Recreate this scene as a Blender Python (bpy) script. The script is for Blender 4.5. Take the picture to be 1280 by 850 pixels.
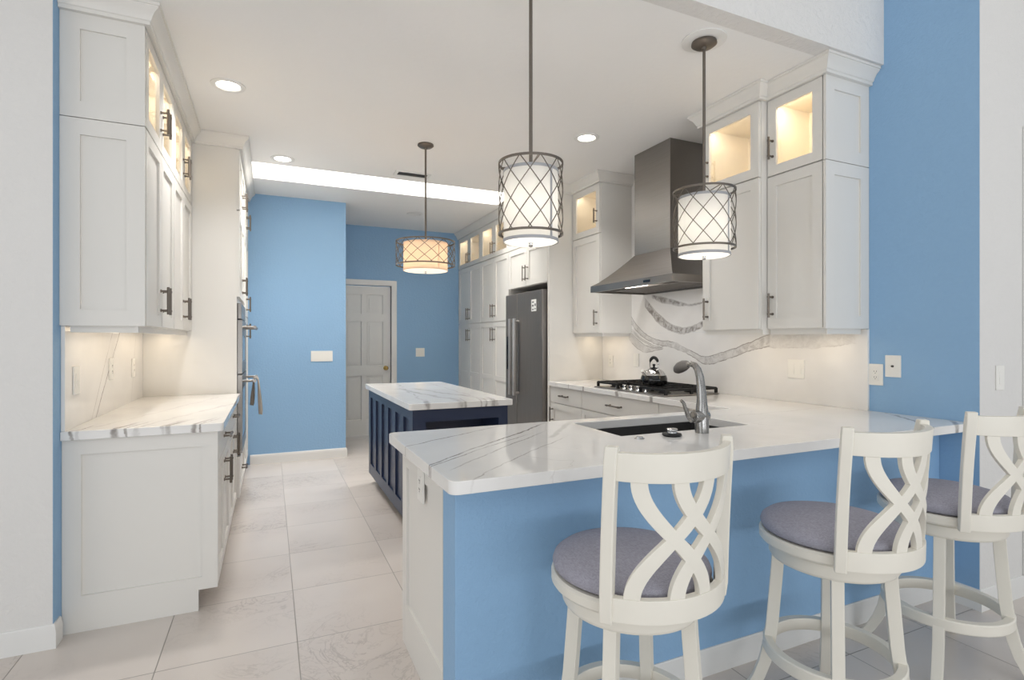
import bpy, bmesh, math, random
from mathutils import Vector, Matrix
random.seed(7)
for o in list(bpy.data.objects): bpy.data.objects.remove(o, do_unlink=True)
C = bpy.context.scene.collection
S = bpy.context.scene
# ---------------------------------------------------------------- camera
TH = math.atan2(640-337.7, 670.0)
cd = bpy.data.cameras.new('camera'); cam = bpy.data.objects.new('camera', cd); C.objects.link(cam)
cam.location = (0, 0, 1.36); cam.rotation_euler = (math.pi/2, 0, -TH)
cd.sensor_fit = 'HORIZONTAL'; cd.sensor_width = 36; cd.lens = 36*670/1280; cd.clip_start = .05
S.camera = cam
# ---------------------------------------------------------------- light and exposure
S.view_settings.view_transform = 'Standard'; S.view_settings.look = 'None'
S.view_settings.gamma = 1; S.view_settings.use_curve_mapping = False
S.view_settings.exposure = 0.1
W = bpy.data.worlds.new('daylight'); S.world = W; W.use_nodes = True
bg = W.node_tree.nodes['Background']; bg.inputs[0].default_value = (0.93, 0.97, 1.0, 1); bg.inputs[1].default_value = 0.52
WARM = (1.0, 0.82, 0.60); SOFT = (1.0, 0.93, 0.85)
L_RECESS, L_UNDER, L_GLASS, L_PEND = 8.5, .95, 1.3, 1.3

def lamp(name, kind, loc, power, color, size=.1, sy=None, rot=(0, 0, 0), parent=None):
    d = bpy.data.lights.new(name, kind); d.energy = power; d.color = color
    if kind == 'AREA':
        if name == 'downlight_lamp': d.spread = math.radians(125)
        d.size = size
        if sy: d.shape = 'RECTANGLE'; d.size_y = sy
    elif kind == 'POINT': d.shadow_soft_size = size
    elif kind == 'SPOT': d.shadow_soft_size = size; d.spot_size = math.radians(130); d.spot_blend = .6
    o = bpy.data.objects.new(name, d); C.objects.link(o); o.location = loc; o.rotation_euler = rot
    return o
lamp('uplight_fill', 'AREA', (1.5, -4.8, .7), 215, (.91, .95, 1), 7.0, 1.2, (math.radians(90+60), 0, 0))  # added area lamp behind the camera, tilted up to lift the ceiling
lamp('left_fill', 'AREA', (-4.9, -.6, 1.7), 55, (.94, .97, 1), 2.4, 5.0, (0, -math.pi/2, 0))  # added area lamp off to the left, brightens the right-hand wall
# ---------------------------------------------------------------- materials
MAT = {}
def sl(r, g, b):
    f = lambda c: c/12.92 if c <= .04045 else ((c+.055)/1.055)**2.4
    return (f(r/255), f(g/255), f(b/255), 1)
class NT:
    def __init__(s, name):
        s.m = bpy.data.materials.new(name); s.m.use_nodes = True; s.t = s.m.node_tree
        s.b = s.t.nodes['Principled BSDF']; s.out = s.t.nodes['Material Output']; MAT[name] = s.m
    def n(s, typ, **kw):
        x = s.t.nodes.new(typ)
        for k, v in kw.items(): setattr(x, k, v)
        return x
    def l(s, a, b): s.t.links.new(a, b)
    def put(s, sock, v):
        if hasattr(v, 'is_linked') or hasattr(v, 'links'): s.l(v, sock)
        else: sock.default_value = v
    def math(s, op, a, b=None, c=None, clamp=False):
        x = s.n('ShaderNodeMath', operation=op); x.use_clamp = clamp
        s.put(x.inputs[0], a)
        if b is not None: s.put(x.inputs[1], b)
        if c is not None: s.put(x.inputs[2], c)
        return x.outputs[0]
    def pos(s): return s.n('ShaderNodeNewGeometry').outputs['Position']
    def noise(s, scale, detail=4, rough=.55, vec=None, dist=0):
        x = s.n('ShaderNodeTexNoise'); x.inputs['Scale'].default_value = scale; x.inputs['Detail'].default_value = detail
        x.inputs['Roughness'].default_value = rough; x.inputs['Distortion'].default_value = dist
        s.l(vec if vec else s.pos(), x.inputs['Vector']); return x.outputs[0]
    def ramp(s, v, a, b, c0=0., c1=1., smooth=True):
        x = s.n('ShaderNodeMapRange', interpolation_type='SMOOTHSTEP' if smooth else 'LINEAR')
        s.put(x.inputs[0], v); s.put(x.inputs[1], a); s.put(x.inputs[2], b); s.put(x.inputs[3], c0); s.put(x.inputs[4], c1)
        return x.outputs[0]
    def mix(s, f, a, b):
        x = s.n('ShaderNodeMix', data_type='RGBA'); s.put(x.inputs[0], f); s.put(x.inputs[6], a); s.put(x.inputs[7], b)
        return x.outputs[2]
    def bump(s, h, strength, dist=.01):
        x = s.n('ShaderNodeBump'); x.inputs['Strength'].default_value = strength; x.inputs['Distance'].default_value = dist
        s.l(h, x.inputs['Height']); s.l(x.outputs[0], s.b.inputs['Normal'])
    def set(s, col=None, rough=None, metal=None, spec=None, **kw):
        if col is not None: s.put(s.b.inputs['Base Color'], col)
        if rough is not None: s.put(s.b.inputs['Roughness'], rough)
        if metal is not None: s.b.inputs['Metallic'].default_value = metal
        if spec is not None: s.b.inputs['Specular IOR Level'].default_value = spec
        for k, v in kw.items(): s.put(s.b.inputs[k.replace('_', ' ')], v)
        return s

def textured_paint(name, col, scale=48, strength=.2):
    k = NT(name); n = k.noise(scale, 3, .6); v = k.noise(1.3, 2)
    k.set(k.mix(k.ramp(v, .3, .7, 0, .12), col, tuple(c*.9 for c in col[:3])+(1,)), .62)
    k.bump(k.ramp(n, .38, .66), strength, .005)
textured_paint('blue_paint', sl(143, 181, 216))
textured_paint('white_wall_paint', sl(224, 222, 219))
textured_paint('ceiling_paint', sl(243, 242, 240), 22, .1)
textured_paint('header_paint', sl(226, 224, 221), 26, .45)
def plain(name, col, rough=.45, metal=0, scale=0, amt=.05, **kw):
    k = NT(name)
    if scale:
        c2 = tuple(c*(1-amt) for c in col[:3])+(1,)
        k.set(k.mix(k.noise(scale, 3), col, c2), rough, metal, **kw)
    else: k.set(col, rough, metal, **kw)
    return k
plain('cabinet_paint', sl(229, 226, 220), .38, 0, 3, .03)
plain('cabinet_inside', sl(236, 226, 208), .5, 0, 4, .03)
plain('trim_paint', sl(232, 231, 228), .4, 0, 5, .03)
plain('door_paint', sl(226, 225, 221), .42, 0, 5, .03)
plain('navy_paint', sl(36, 49, 78), .36, 0, 4, .1)
plain('plate_plastic', sl(238, 236, 230), .35, 0, 6, .02)
plain('slot_dark', sl(70, 66, 62), .5, 0, 9, .1)
plain('handle_metal', sl(128, 120, 112), .36, .9, 40, .12)
plain('chrome', sl(215, 215, 215), .1, 1, 10, .05)
plain('brass', sl(190, 160, 96), .25, 1, 20, .08)
plain('black_iron', sl(26, 25, 25), .5, .2, 60, .25)
plain('black_gloss', sl(16, 16, 17), .12, 0, 10, .1)
plain('black_rubber', sl(24, 24, 24), .6, 0, 30, .2)
plain('sink_composite', sl(62, 61, 60), .5, 0, 160, .25)
plain('lamp_metal', sl(122, 114, 106), .38, .85, 60, .15)
plain('stool_paint', sl(236, 231, 219), .42, 0, 14, .05)
plain('paper_white', sl(236, 236, 234), .6, 0, 30, .03)
plain('paper_grey', sl(120, 120, 122), .6, 0, 30, .1)
plain('oven_glass', sl(22, 22, 24), .08, 0, 10, .1)
plain('toe_kick_paint', sl(205, 202, 197), .5, 0, 5, .05)  # one even off-white for the island toe kick
def brushed(name, col, axis, rough=.28):
    k = NT(name); mp = k.n('ShaderNodeMapping'); sc = [260, 260, 260]; sc[axis] = 3
    mp.inputs['Scale'].default_value = sc; k.l(k.pos(), mp.inputs[0])
    n = k.noise(1, 3, .6, mp.outputs[0])
    c2 = tuple(c*.82 for c in col[:3])+(1,)
    k.set(k.mix(n, col, c2), k.ramp(n, .3, .7, rough-.05, rough+.09, False), 1); k.bump(n, .05, .001)
brushed('steel', sl(154, 149, 144), 1, .34)
brushed('bar_steel', sl(214, 211, 208), 2, .3); MAT['bar_steel'].node_tree.nodes['Principled BSDF'].inputs['Metallic'].default_value = .75
brushed('steel_dark', sl(138, 133, 129), 2, .42); MAT['steel_dark'].node_tree.nodes['Principled BSDF'].inputs['Metallic'].default_value = .7
brushed('faucet_steel', sl(165, 163, 160), 2, .24)
def emit(name, col, strength):
    k = NT(name); k.set(col, .5); k.b.inputs['Emission Color'].default_value = col; k.b.inputs['Emission Strength'].default_value = strength
emit('lens_glow', (1, .93, .84, 1), 9)
emit('strip_glow', (1, .84, .6, 1), 1.6)
emit('diffuser_glow', (1, .95, .86, 1), .75)
emit('diffuser_amber', (1, .86, .70, 1), .7)
def shade(name, col, glow):
    k = NT(name); w = k.n('ShaderNodeTexWave'); w.inputs['Scale'].default_value = 120; w.inputs['Distortion'].default_value = 1
    k.l(k.pos(), w.inputs[0])
    d = k.n('ShaderNodeBsdfDiffuse'); t = k.n('ShaderNodeBsdfTranslucent'); a = k.n('ShaderNodeMixShader'); a.inputs[0].default_value = .55
    c = k.mix(k.math('MULTIPLY', w.outputs[1], .12), col, tuple(x*.8 for x in col[:3])+(1,))
    k.l(c, d.inputs[0]); k.l(c, t.inputs[0]); k.l(d.outputs[0], a.inputs[1]); k.l(t.outputs[0], a.inputs[2])
    e = k.n('ShaderNodeEmission'); e.inputs[0].default_value = col; e.inputs[1].default_value = glow
    s = k.n('ShaderNodeAddShader'); k.l(a.outputs[0], s.inputs[0]); k.l(e.outputs[0], s.inputs[1]); k.l(s.outputs[0], k.out.inputs[0])
shade('shade_cream', sl(232, 231, 228), .02)
shade('shade_amber', sl(246, 232, 214), .06)
plain('shade_trim', sl(176, 177, 180), .6, 0, 60, .05)
def glass(name):
    k = NT(name); t = k.n('ShaderNodeBsdfTransparent'); g = k.n('ShaderNodeBsdfGlossy'); g.inputs['Roughness'].default_value = .03
    f = k.n('ShaderNodeFresnel'); f.inputs[0].default_value = 1.45; m = k.n('ShaderNodeMixShader')
    k.l(k.math('MULTIPLY', f.outputs[0], .5), m.inputs[0]); k.l(t.outputs[0], m.inputs[1]); k.l(g.outputs[0], m.inputs[2]); k.l(m.outputs[0], k.out.inputs[0])
    t.inputs[0].default_value = (.97, .97, .96, 1)
glass('clear_glass')
def fabric(name, col):
    k = NT(name); mp = k.n('ShaderNodeMapping'); mp.inputs['Scale'].default_value = (420, 60, 420); tc = k.n('ShaderNodeTexCoord')
    k.l(tc.outputs['Object'], mp.inputs[0]); a = k.noise(1, 3, .6, mp.outputs[0])
    m2 = k.n('ShaderNodeMapping'); m2.inputs['Scale'].default_value = (60, 420, 420); k.l(tc.outputs['Object'], m2.inputs[0]); b = k.noise(1, 3, .6, m2.outputs[0])
    n = k.math('MULTIPLY', k.math('ADD', a, b), .5)
    k.set(k.mix(k.ramp(n, .38, .62), tuple(c*.84 for c in col[:3])+(1,), tuple(min(1, c*1.12) for c in col[:3])+(1,)), .9, spec=.1)
    k.bump(n, .35, .002)
fabric('grey_fabric', sl(165, 163, 174))
fabric('towel_fabric', sl(222, 214, 205))
def floor_mat():
    k = NT('marble_tile'); p = k.pos(); sp = k.n('ShaderNodeSeparateXYZ'); k.l(p, sp.inputs[0])
    def grid(v, o, pitch):
        f = k.math('MULTIPLY', k.math('SUBTRACT', v, o), 1/pitch); fr = k.math('FRACT', f)
        return k.math('MULTIPLY', k.math('MINIMUM', fr, k.math('SUBTRACT', 1., fr)), pitch), k.math('FLOOR', f)
    gx, ix = grid(sp.outputs[0], .112, .5435); gy, iy = grid(sp.outputs[1], 2.60, .5435)
    g = k.ramp(k.math('MINIMUM', gx, gy), .0016, .003, 1, 0)
    cell = k.math('ADD', k.math('MULTIPLY', ix, 7.31), k.math('MULTIPLY', iy, 3.77))
    cv = k.n('ShaderNodeCombineXYZ'); k.l(cell, cv.inputs[2]); ad = k.n('ShaderNodeVectorMath', operation='ADD'); k.l(p, ad.inputs[0]); k.l(cv.outputs[0], ad.inputs[1])
    v = ad.outputs[0]
    n1 = k.noise(2.2, 6, .62, v, 1.6); n2 = k.noise(7, 5, .6, v, .8); n3 = k.noise(1.1, 3, .5, v)
    vein = k.ramp(k.math('ABSOLUTE', k.math('SUBTRACT', n1, .5)), 0, .016, 1, 0)
    vein2 = k.ramp(k.math('ABSOLUTE', k.math('SUBTRACT', n2, .52)), 0, .022, .6, 0)
    mask = k.ramp(n3, .46, .66)
    a = k.math('MULTIPLY', k.math('MAXIMUM', vein, vein2), mask)
    base = k.mix(k.ramp(n3, .3, .7), sl(214, 206, 199), sl(203, 194, 187))
    c = k.mix(k.math('MULTIPLY', a, .5), base, sl(160, 152, 146))
    k.set(k.mix(g, c, sl(150, 145, 138)), k.ramp(g, 0, 1, .24, .7), spec=.45)
    k.bump(k.math('SUBTRACT', 1., g), .3, .002)
floor_mat()
def quartz(name, lines=(), curves=None, rough=.055, faint=.35):
    """white quartz; lines = [(point, direction, normal, width, warp, strength, length0, length1)]"""
    k = NT(name); p = k.pos()
    w1 = k.math('SUBTRACT', k.noise(3.1, 5, .62), .5); w2 = k.math('SUBTRACT', k.noise(11, 4, .6), .5); br = k.noise(5.5, 4, .7)
    base = k.mix(k.ramp(k.noise(2.1, 3), .35, .7), sl(240, 238, 235), sl(230, 228, 225))
    tot = k.math('MULTIPLY', k.ramp(k.math('ABSOLUTE', k.math('SUBTRACT', k.noise(1.5, 5, .55, None, 1.1), .5)), 0, .007, 1, 0), k.ramp(k.noise(1.9, 2), .5, .66, 0, faint))
    def dotp(v):
        d = k.n('ShaderNodeVectorMath', operation='DOT_PRODUCT'); k.l(p, d.inputs[0]); d.inputs[1].default_value = v; return d.outputs['Value']
    for (pt, di, no, wd, wp, stg, l0, l1) in lines:
        di = Vector(di).normalized(); no = Vector(no).normalized(); pt = Vector(pt)
        d = k.math('SUBTRACT', dotp(no), pt.dot(no)); d = k.math('ADD', d, k.math('ADD', k.math('MULTIPLY', w1, wp), k.math('MULTIPLY', w2, wp*.35)))
        t = k.math('SUBTRACT', dotp(di), pt.dot(di))
        m = k.ramp(k.math('ABSOLUTE', d), wd*.25, wd, 1, 0)
        m = k.math('MULTIPLY', m, k.math('MULTIPLY', k.ramp(t, l0, l0+.06), k.ramp(t, l1-.25, l1, 1, 0)))
        m = k.math('MULTIPLY', m, k.ramp(br, .32, .6, .25*stg, stg))
        tot = k.math('MAXIMUM', tot, m)
    if curves:
        sp = k.n('ShaderNodeSeparateXYZ'); k.l(p, sp.inputs[0]); Y, Z = sp.outputs[1], sp.outputs[2]
        grain = k.noise(17, 6, .75, None, .6)
        for (pts, pts2, stg, edge) in curves:      # z as a function of y: band between two curves
            y0, y1 = pts[0][0], pts[-1][0]
            def fc(pp):
                f = k.n('ShaderNodeFloatCurve'); cu = f.mapping.curves[0]; f.mapping.use_clip = False
                n = [((y-y0)/(y1-y0), (z-.9)/1.2) for y, z in pp]
                cu.points[0].location = n[0]; cu.points[1].location = n[-1]
                for q in n[1:-1]: cu.points.new(*q)
                f.mapping.update(); k.l(k.math('MULTIPLY', k.math('SUBTRACT', Y, y0), 1/(y1-y0)), f.inputs['Value'])
                return k.math('ADD', k.math('MULTIPLY', f.outputs[0], 1.2), .9)
            wz = k.math('ADD', Z, k.math('ADD', k.math('MULTIPLY', w1, .05), k.math('MULTIPLY', w2, .025)))
            a = k.math('SUBTRACT', wz, fc(pts)); b = k.math('SUBTRACT', fc(pts2), wz)
            inside = k.math('MULTIPLY', k.ramp(a, -.004, .006), k.ramp(b, -.004, .006))
            ed = k.math('MAXIMUM', k.ramp(k.math('ABSOLUTE', a), .001, .006, 1, 0), k.ramp(k.math('ABSOLUTE', b), .001, .006, 1, 0))
            ed = k.math('MAXIMUM', ed, k.math('MULTIPLY', k.ramp(k.math('ABSOLUTE', k.math('ADD', k.math('SUBTRACT', a, b), k.math('MULTIPLY', w2, .03))), .002, .008, .75, 0), k.ramp(grain, .45, .6)))
            m = k.math('MAXIMUM', k.math('MULTIPLY', inside, k.ramp(grain, .38, .66, stg*.35, stg*1.15)), k.math('MULTIPLY', ed, k.ramp(br, .35, .55, edge*.3, edge)))
            win = k.math('MULTIPLY', k.ramp(Y, y0, y0+.03), k.ramp(Y, y1-.03, y1, 1, 0))
            tot = k.math('MAXIMUM', tot, k.math('MULTIPLY', m, win))
    k.set(k.mix(tot, base, sl(134, 126, 120)), rough, spec=.5)
def seg(a, b, wd, wp, stg, ext=.0, plane='xy'):
    a = Vector(a); b = Vector(b); d = (b-a); L = d.length; d.normalize()
    n = Vector((-d.y, d.x, 0)) if plane == 'xy' else Vector((0, -d.z, d.y))
    return (tuple(a), tuple(d), tuple(n), wd, wp, stg, -ext-.06, L+ext)
# ---------------------------------------------------------------- mesh helpers
class Frame:
    """u right, v up, w out of a face"""
    def __init__(s, o, u, v, w): s.o, s.u, s.v, s.w = Vector(o), Vector(u), Vector(v), Vector(w)
    def __call__(s, a, b, c): return s.o+s.u*a+s.v*b+s.w*c
XYZ = Frame((0, 0, 0), (1, 0, 0), (0, 1, 0), (0, 0, 1))
def faceL(x): return Frame((x, 0, 0), (0, 1, 0), (0, 0, 1), (-1, 0, 0))     # faces -X
def faceR(x): return Frame((x, 0, 0), (0, 1, 0), (0, 0, 1), (1, 0, 0))      # faces +X
def faceV(y): return Frame((0, y, 0), (1, 0, 0), (0, 0, 1), (0, -1, 0))     # faces the viewer (-Y)
def box(bm, x0, x1, y0, y1, z0, z1, bev=0, fr=XYZ, seg=2):
    vs = [bm.verts.new(fr(x, y, z)) for z in (z0, z1) for y in (y0, y1) for x in (x0, x1)]
    fs = [bm.faces.new([vs[i] for i in q]) for q in ((0, 2, 3, 1), (4, 5, 7, 6), (0, 1, 5, 4), (2, 6, 7, 3), (0, 4, 6, 2), (1, 3, 7, 5))]
    if bev:
        es = list({e for f in fs for e in f.edges})
        bmesh.ops.bevel(bm, geom=es, offset=bev, segments=seg, affect='EDGES', profile=.5)
    return bm
def relief(bm, fr, us, vs, dep, back):
    """one connected panel: a grid of cells, each at its own height (None = hole)"""
    cache = {}
    def V(a, b, c):
        key = (round(a, 5), round(b, 5), round(c, 5))
        if key not in cache: cache[key] = bm.verts.new(fr(a, b, c))
        return cache[key]
    def F(*p):
        q = [V(*x) for x in p]
        if len(set(q)) < 3: return
        try: bm.faces.new(q)
        except ValueError: pass
    nu, nv = len(us)-1, len(vs)-1
    g = lambda i, j: dep[j][i] if 0 <= i < nu and 0 <= j < nv else None
    for j in range(nv):
        for i in range(nu):
            w = g(i, j)
            if w is None: continue
            a, b, c, d = us[i], us[i+1], vs[j], vs[j+1]
            F((a, c, w), (b, c, w), (b, d, w), (a, d, w)); F((a, c, back), (a, d, back), (b, d, back), (b, c, back))
            for (di, dj, p, q) in ((-1, 0, (a, c), (a, d)), (1, 0, (b, c), (b, d)), (0, -1, (a, c), (b, c)), (0, 1, (a, d), (b, d))):
                x = g(i+di, j+dj); x = back if x is None else x
                if w > x+1e-6: F((*p, w), (*q, w), (*q, x), (*p, x))
    return bm
def tube(bm, pts, r, n=10, cap=True, sect=None):
    """sweep along pts; r a number or list; sect = list of (a,b) for another section"""
    pts = [Vector(p) for p in pts]; m = len(pts); rs = r if isinstance(r, (list, tuple)) else [r]*m
    up = None; rings = []
    for i, p in enumerate(pts):
        t = (pts[min(i+1, m-1)]-pts[max(i-1, 0)]).normalized()
        if up is None:
            up = Vector((0, 0, 1)) if abs(t.z) < .9 else Vector((1, 0, 0))
        a = t.cross(up).normalized(); up = a.cross(t).normalized()
        if sect: ring = [bm.verts.new(p+a*x*rs[i]+up*y*rs[i]) for x, y in sect]
        else: ring = [bm.verts.new(p+(a*math.cos(2*math.pi*k/n)+up*math.sin(2*math.pi*k/n))*rs[i]) for k in range(n)]
        rings.append(ring)
    k = len(rings[0])
    for A, B in zip(rings, rings[1:]):
        for i in range(k): bm.faces.new((A[i], A[(i+1) % k], B[(i+1) % k], B[i]))
    if cap: bm.faces.new(rings[0][::-1]); bm.faces.new(rings[-1])
    return bm
def lathe(bm, prof, c=(0, 0, 0), n=40, axis='z', closed=False):
    """prof = [(r, h)]; closed joins the last ring to the first"""
    c = Vector(c)
    ax = {'z': (Vector((1, 0, 0)), Vector((0, 1, 0)), Vector((0, 0, 1))), 'x': (Vector((0, 1, 0)), Vector((0, 0, 1)), Vector((1, 0, 0))),
          'y': (Vector((0, 0, 1)), Vector((1, 0, 0)), Vector((0, 1, 0)))}[axis]
    rings = []
    for r, h in prof:
        if r < 1e-5: rings.append([bm.verts.new(c+ax[2]*h)])
        else: rings.append([bm.verts.new(c+(ax[0]*math.cos(2*math.pi*k/n)+ax[1]*math.sin(2*math.pi*k/n))*r+ax[2]*h) for k in range(n)])
    pr = list(zip(rings, rings[1:]))+([(rings[-1], rings[0])] if closed else [])
    for A, B in pr:
        for i in range(n):
            j = (i+1) % n
            if len(A) == 1 and len(B) == 1: continue
            if len(A) == 1: bm.faces.new((A[0], B[i], B[j]))
            elif len(B) == 1: bm.faces.new((A[i], A[j], B[0]))
            else: bm.faces.new((A[i], A[j], B[j], B[i]))
    return bm
def prism(bm, poly, fr, w0, w1, bev=0):
    a = [bm.verts.new(fr(x, y, w0)) for x, y in poly]; b = [bm.verts.new(fr(x, y, w1)) for x, y in poly]; n = len(poly)
    bm.faces.new(a[::-1]); bm.faces.new(b)
    for i in range(n): bm.faces.new((a[i], a[(i+1) % n], b[(i+1) % n], b[i]))
    return bm
def sweep_profile(bm, path, prof, side=1):
    """path in plan, prof = [(outward, z)] closed; mitred corners"""
    P = [Vector((x, y)) for x, y in path]; m = len(P); rings = []
    nrm = []
    for a, b in zip(P, P[1:]):
        d = (b-a).normalized(); nrm.append(Vector((d.y, -d.x))*side)
    for i, p in enumerate(P):
        n0 = nrm[max(i-1, 0)]; n1 = nrm[min(i, m-2)]; mi = (n0+n1); mi = mi/(mi.length_squared/2) if mi.length > 1e-4 else n0
        rings.append([bm.verts.new((p.x+mi.x*o, p.y+mi.y*o, z)) for o, z in prof])
    k = len(prof)
    for A, B in zip(rings, rings[1:]):
        for i in range(k): bm.faces.new((A[i], A[(i+1) % k], B[(i+1) % k], B[i]))
    bm.faces.new(rings[0]); bm.faces.new(rings[-1][::-1])
    return bm
def bevel_sharp(bm, off, seg=2, angle=40, test=None):
    bmesh.ops.remove_doubles(bm, verts=bm.verts, dist=1e-5)
    bmesh.ops.recalc_face_normals(bm, faces=bm.faces)
    es = [e for e in bm.edges if len(e.link_faces) == 2 and e.calc_face_angle(0) > math.radians(angle) and (test is None or test(e))]
    bmesh.ops.bevel(bm, geom=es, offset=off, segments=seg, affect='EDGES', profile=.5, clamp_overlap=True)
def NB(): return bmesh.new()
def obj(name, bm, mat, parent=None, world=True, smooth=35, label=None):
    """links bm as ONE object; parts are given in world coordinates unless world=False"""
    bmesh.ops.recalc_face_normals(bm, faces=bm.faces)
    base = Vector((0, 0, 0)); q = parent
    while q is not None: base += q.location; q = q.parent
    if world and parent is not None: bmesh.ops.translate(bm, verts=bm.verts, vec=-base)
    me = bpy.data.meshes.new(name); bm.to_mesh(me); bm.free()
    for p in me.polygons: p.use_smooth = True
    me.set_sharp_from_angle(angle=math.radians(smooth))
    me.materials.append(MAT[mat]); o = bpy.data.objects.new(name, me); C.objects.link(o); o.parent = parent
    wn = o.modifiers.new('weighted normals', 'WEIGHTED_NORMAL'); wn.keep_sharp = True; wn.weight = 100
    if label: o['label'] = label
    return o
def tag(o, label, cat, group=None):
    o['label'] = label; o['category'] = cat
    if group: o['group'] = group
    return o
def thing(name, label, cat, loc, rotz=0, group=None):
    o = bpy.data.objects.new(name, None); C.objects.link(o); o.location = loc; o.rotation_euler = (0, 0, rotz); o.empty_display_size = .1
    return tag(o, label, cat, group)
def struct(name, bm, mat, **kw):
    o = obj(name, bm, mat, **kw); o['kind'] = 'structure'; return o
def copy_tree(o, parent=None):
    c = o.copy(); C.objects.link(c)
    if parent is not None: c.parent = parent
    for ch in list(o.children): copy_tree(ch, c)
    return c
# ---------------------------------------------------------------- dimensions
CEIL, ZC, CT = 2.96, .94, .042
XL, XR = -.875, 3.25                      # left wall and right wall
YB, YD = 6.50, 7.70                       # blue wall, door wall
YH = 1.95                                 # where the kitchen ceiling ends
# ---------------------------------------------------------------- the shell
struct('floor', box(NB(), -5, 8, -5, 8.6, -.1, 0), 'marble_tile')
bm = NB()
relief(bm, XYZ, [-5, -.17, 2.45, 8], [YH+.1, 5.34, 5.86, 8.6], [[CEIL+.12]*3, [CEIL+.12, None, CEIL+.12], [CEIL+.12]*3], CEIL)
struct('ceiling', bm, 'ceiling_paint')
bm = NB()                                   # skylight shaft, open to the sky
relief(bm, XYZ, [-.25, -.17, 2.45, 2.53], [5.26, 5.34, 5.86, 5.94], [[3.75]*3, [3.75, None, 3.75], [3.75]*3], CEIL+.1205)
struct('ceiling_skylight_shaft', bm, 'trim_paint')
lamp('skylight_daylight', 'AREA', (1.14, 5.60, 3.74), 70, (1, .97, .92), 2.5, .48)
struct('ceiling_great_room', box(NB(), -5, 8, -5, YH+.1, 4.0, 4.1), 'ceiling_paint')
struct('wall_header', box(NB(), -5, XR+.02, YH, YH+.1, CEIL, 4.0), 'header_paint')
struct('wall_left_front', box(NB(), -5, XL-.0015, 2.995, 3.12, 0, CEIL), 'white_wall_paint')
struct('wall_left', box(NB(), XL-.12, XL, 2.997, YB+.1, 0, CEIL), 'blue_paint')
struct('wall_back', box(NB(), XL-.1, .805, YB, YD+.1, 0, CEIL), 'blue_paint')
DX0, DX1 = .82, 1.58                      # the white door
bm = NB(); relief(bm, faceV(YD), [.7, DX0, DX1, XR+.2], [0, 2.13, CEIL], [[0, None, 0], [0, 0, 0]], -.12)
struct('wall_rear', bm, 'blue_paint')
struct('wall_right', box(NB(), XR, XR+.2, 1.49, YD+.1, 0, 4.0), 'blue_paint')
struct('wall_right_front', box(NB(), XR+.0015, 8, 1.488, 1.62, 0, 4.0), 'white_wall_paint')
struct('wall_peninsula', box(NB(), .548, XR, 1.665, 1.80, 0, ZC-CT, .004), 'blue_paint')
def baseboard(name, path, h=.105, t=.014, side=1):
    struct(name, sweep_profile(NB(), path, [(0, 0), (t, 0), (t, h*.72), (t*.75, h*.8), (t*.7, h*.93), (t*.35, h), (0, h)], side), 'trim_paint')
baseboard('baseboard_left', [(-5, 2.995), (XL, 2.995), (XL, 3.069)])
baseboard('baseboard_back', [(-.2, YB), (.805, YB), (.805, YD)])
baseboard('baseboard_rear', [(1.66, YD), (2.6, YD)])
baseboard('baseboard_peninsula', [(.556, 1.665), (XR, 1.665)])
baseboard('baseboard_right', [(XR, 1.64), (XR, 1.488), (8, 1.488)])
# door: six raised panels
bm = NB(); a = DX0+.005; b = DX1-.005; w = b-a
us = [a, a+.11, a+.13, a+.16, a+w/2-.08, a+w/2-.05, a+w/2-.03]; us += [a+b-x for x in us[::-1]]
vr = [(.24, .86), (1.0, 1.62), (1.73, 2.0)]; vs = [.012]
for p, q in vr: vs += [p, p+.02, p+.05, q-.05, q-.02, q]
vs += [2.115]; dep = []
for j in range(len(vs)-1):
    row = []
    for i in range(len(us)-1):
        iu = 0 < i < 6 or 6 < i < len(us)-2; ju = j % 6 != 0
        if not (iu and ju): row.append(0.); continue
        ii = (i-1) % 6; jj = (j-1) % 6
        k = min(ii, 4-ii, jj, 4-jj); row.append([-.022, -.015, -.006][min(k, 2)])
    dep.append(row)
relief(bm, faceV(YD+.03), us, vs, dep, -.05)
door = struct('door_1', bm, 'door_paint')
bm = NB(); kc = (DX1-.075, YD+.03, .96)
lathe(bm, [(0, 0), (.032, 0), (.032, -.006), (.014, -.012), (.012, -.03), (.026, -.042), (.03, -.055), (.022, -.068), (0, -.07)], kc, 24, 'y')
obj('door_knob', bm, 'brass', door, label='round brass knob')
bm = NB(); fr = faceV(YD)
relief(bm, fr, [DX0-.07, DX0, DX1, DX1+.075], [0, 2.13, 2.205], [[.018, None, .018], [.018, .018, .018]], -.06)
struct('trim_1', bm, 'trim_paint')
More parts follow.
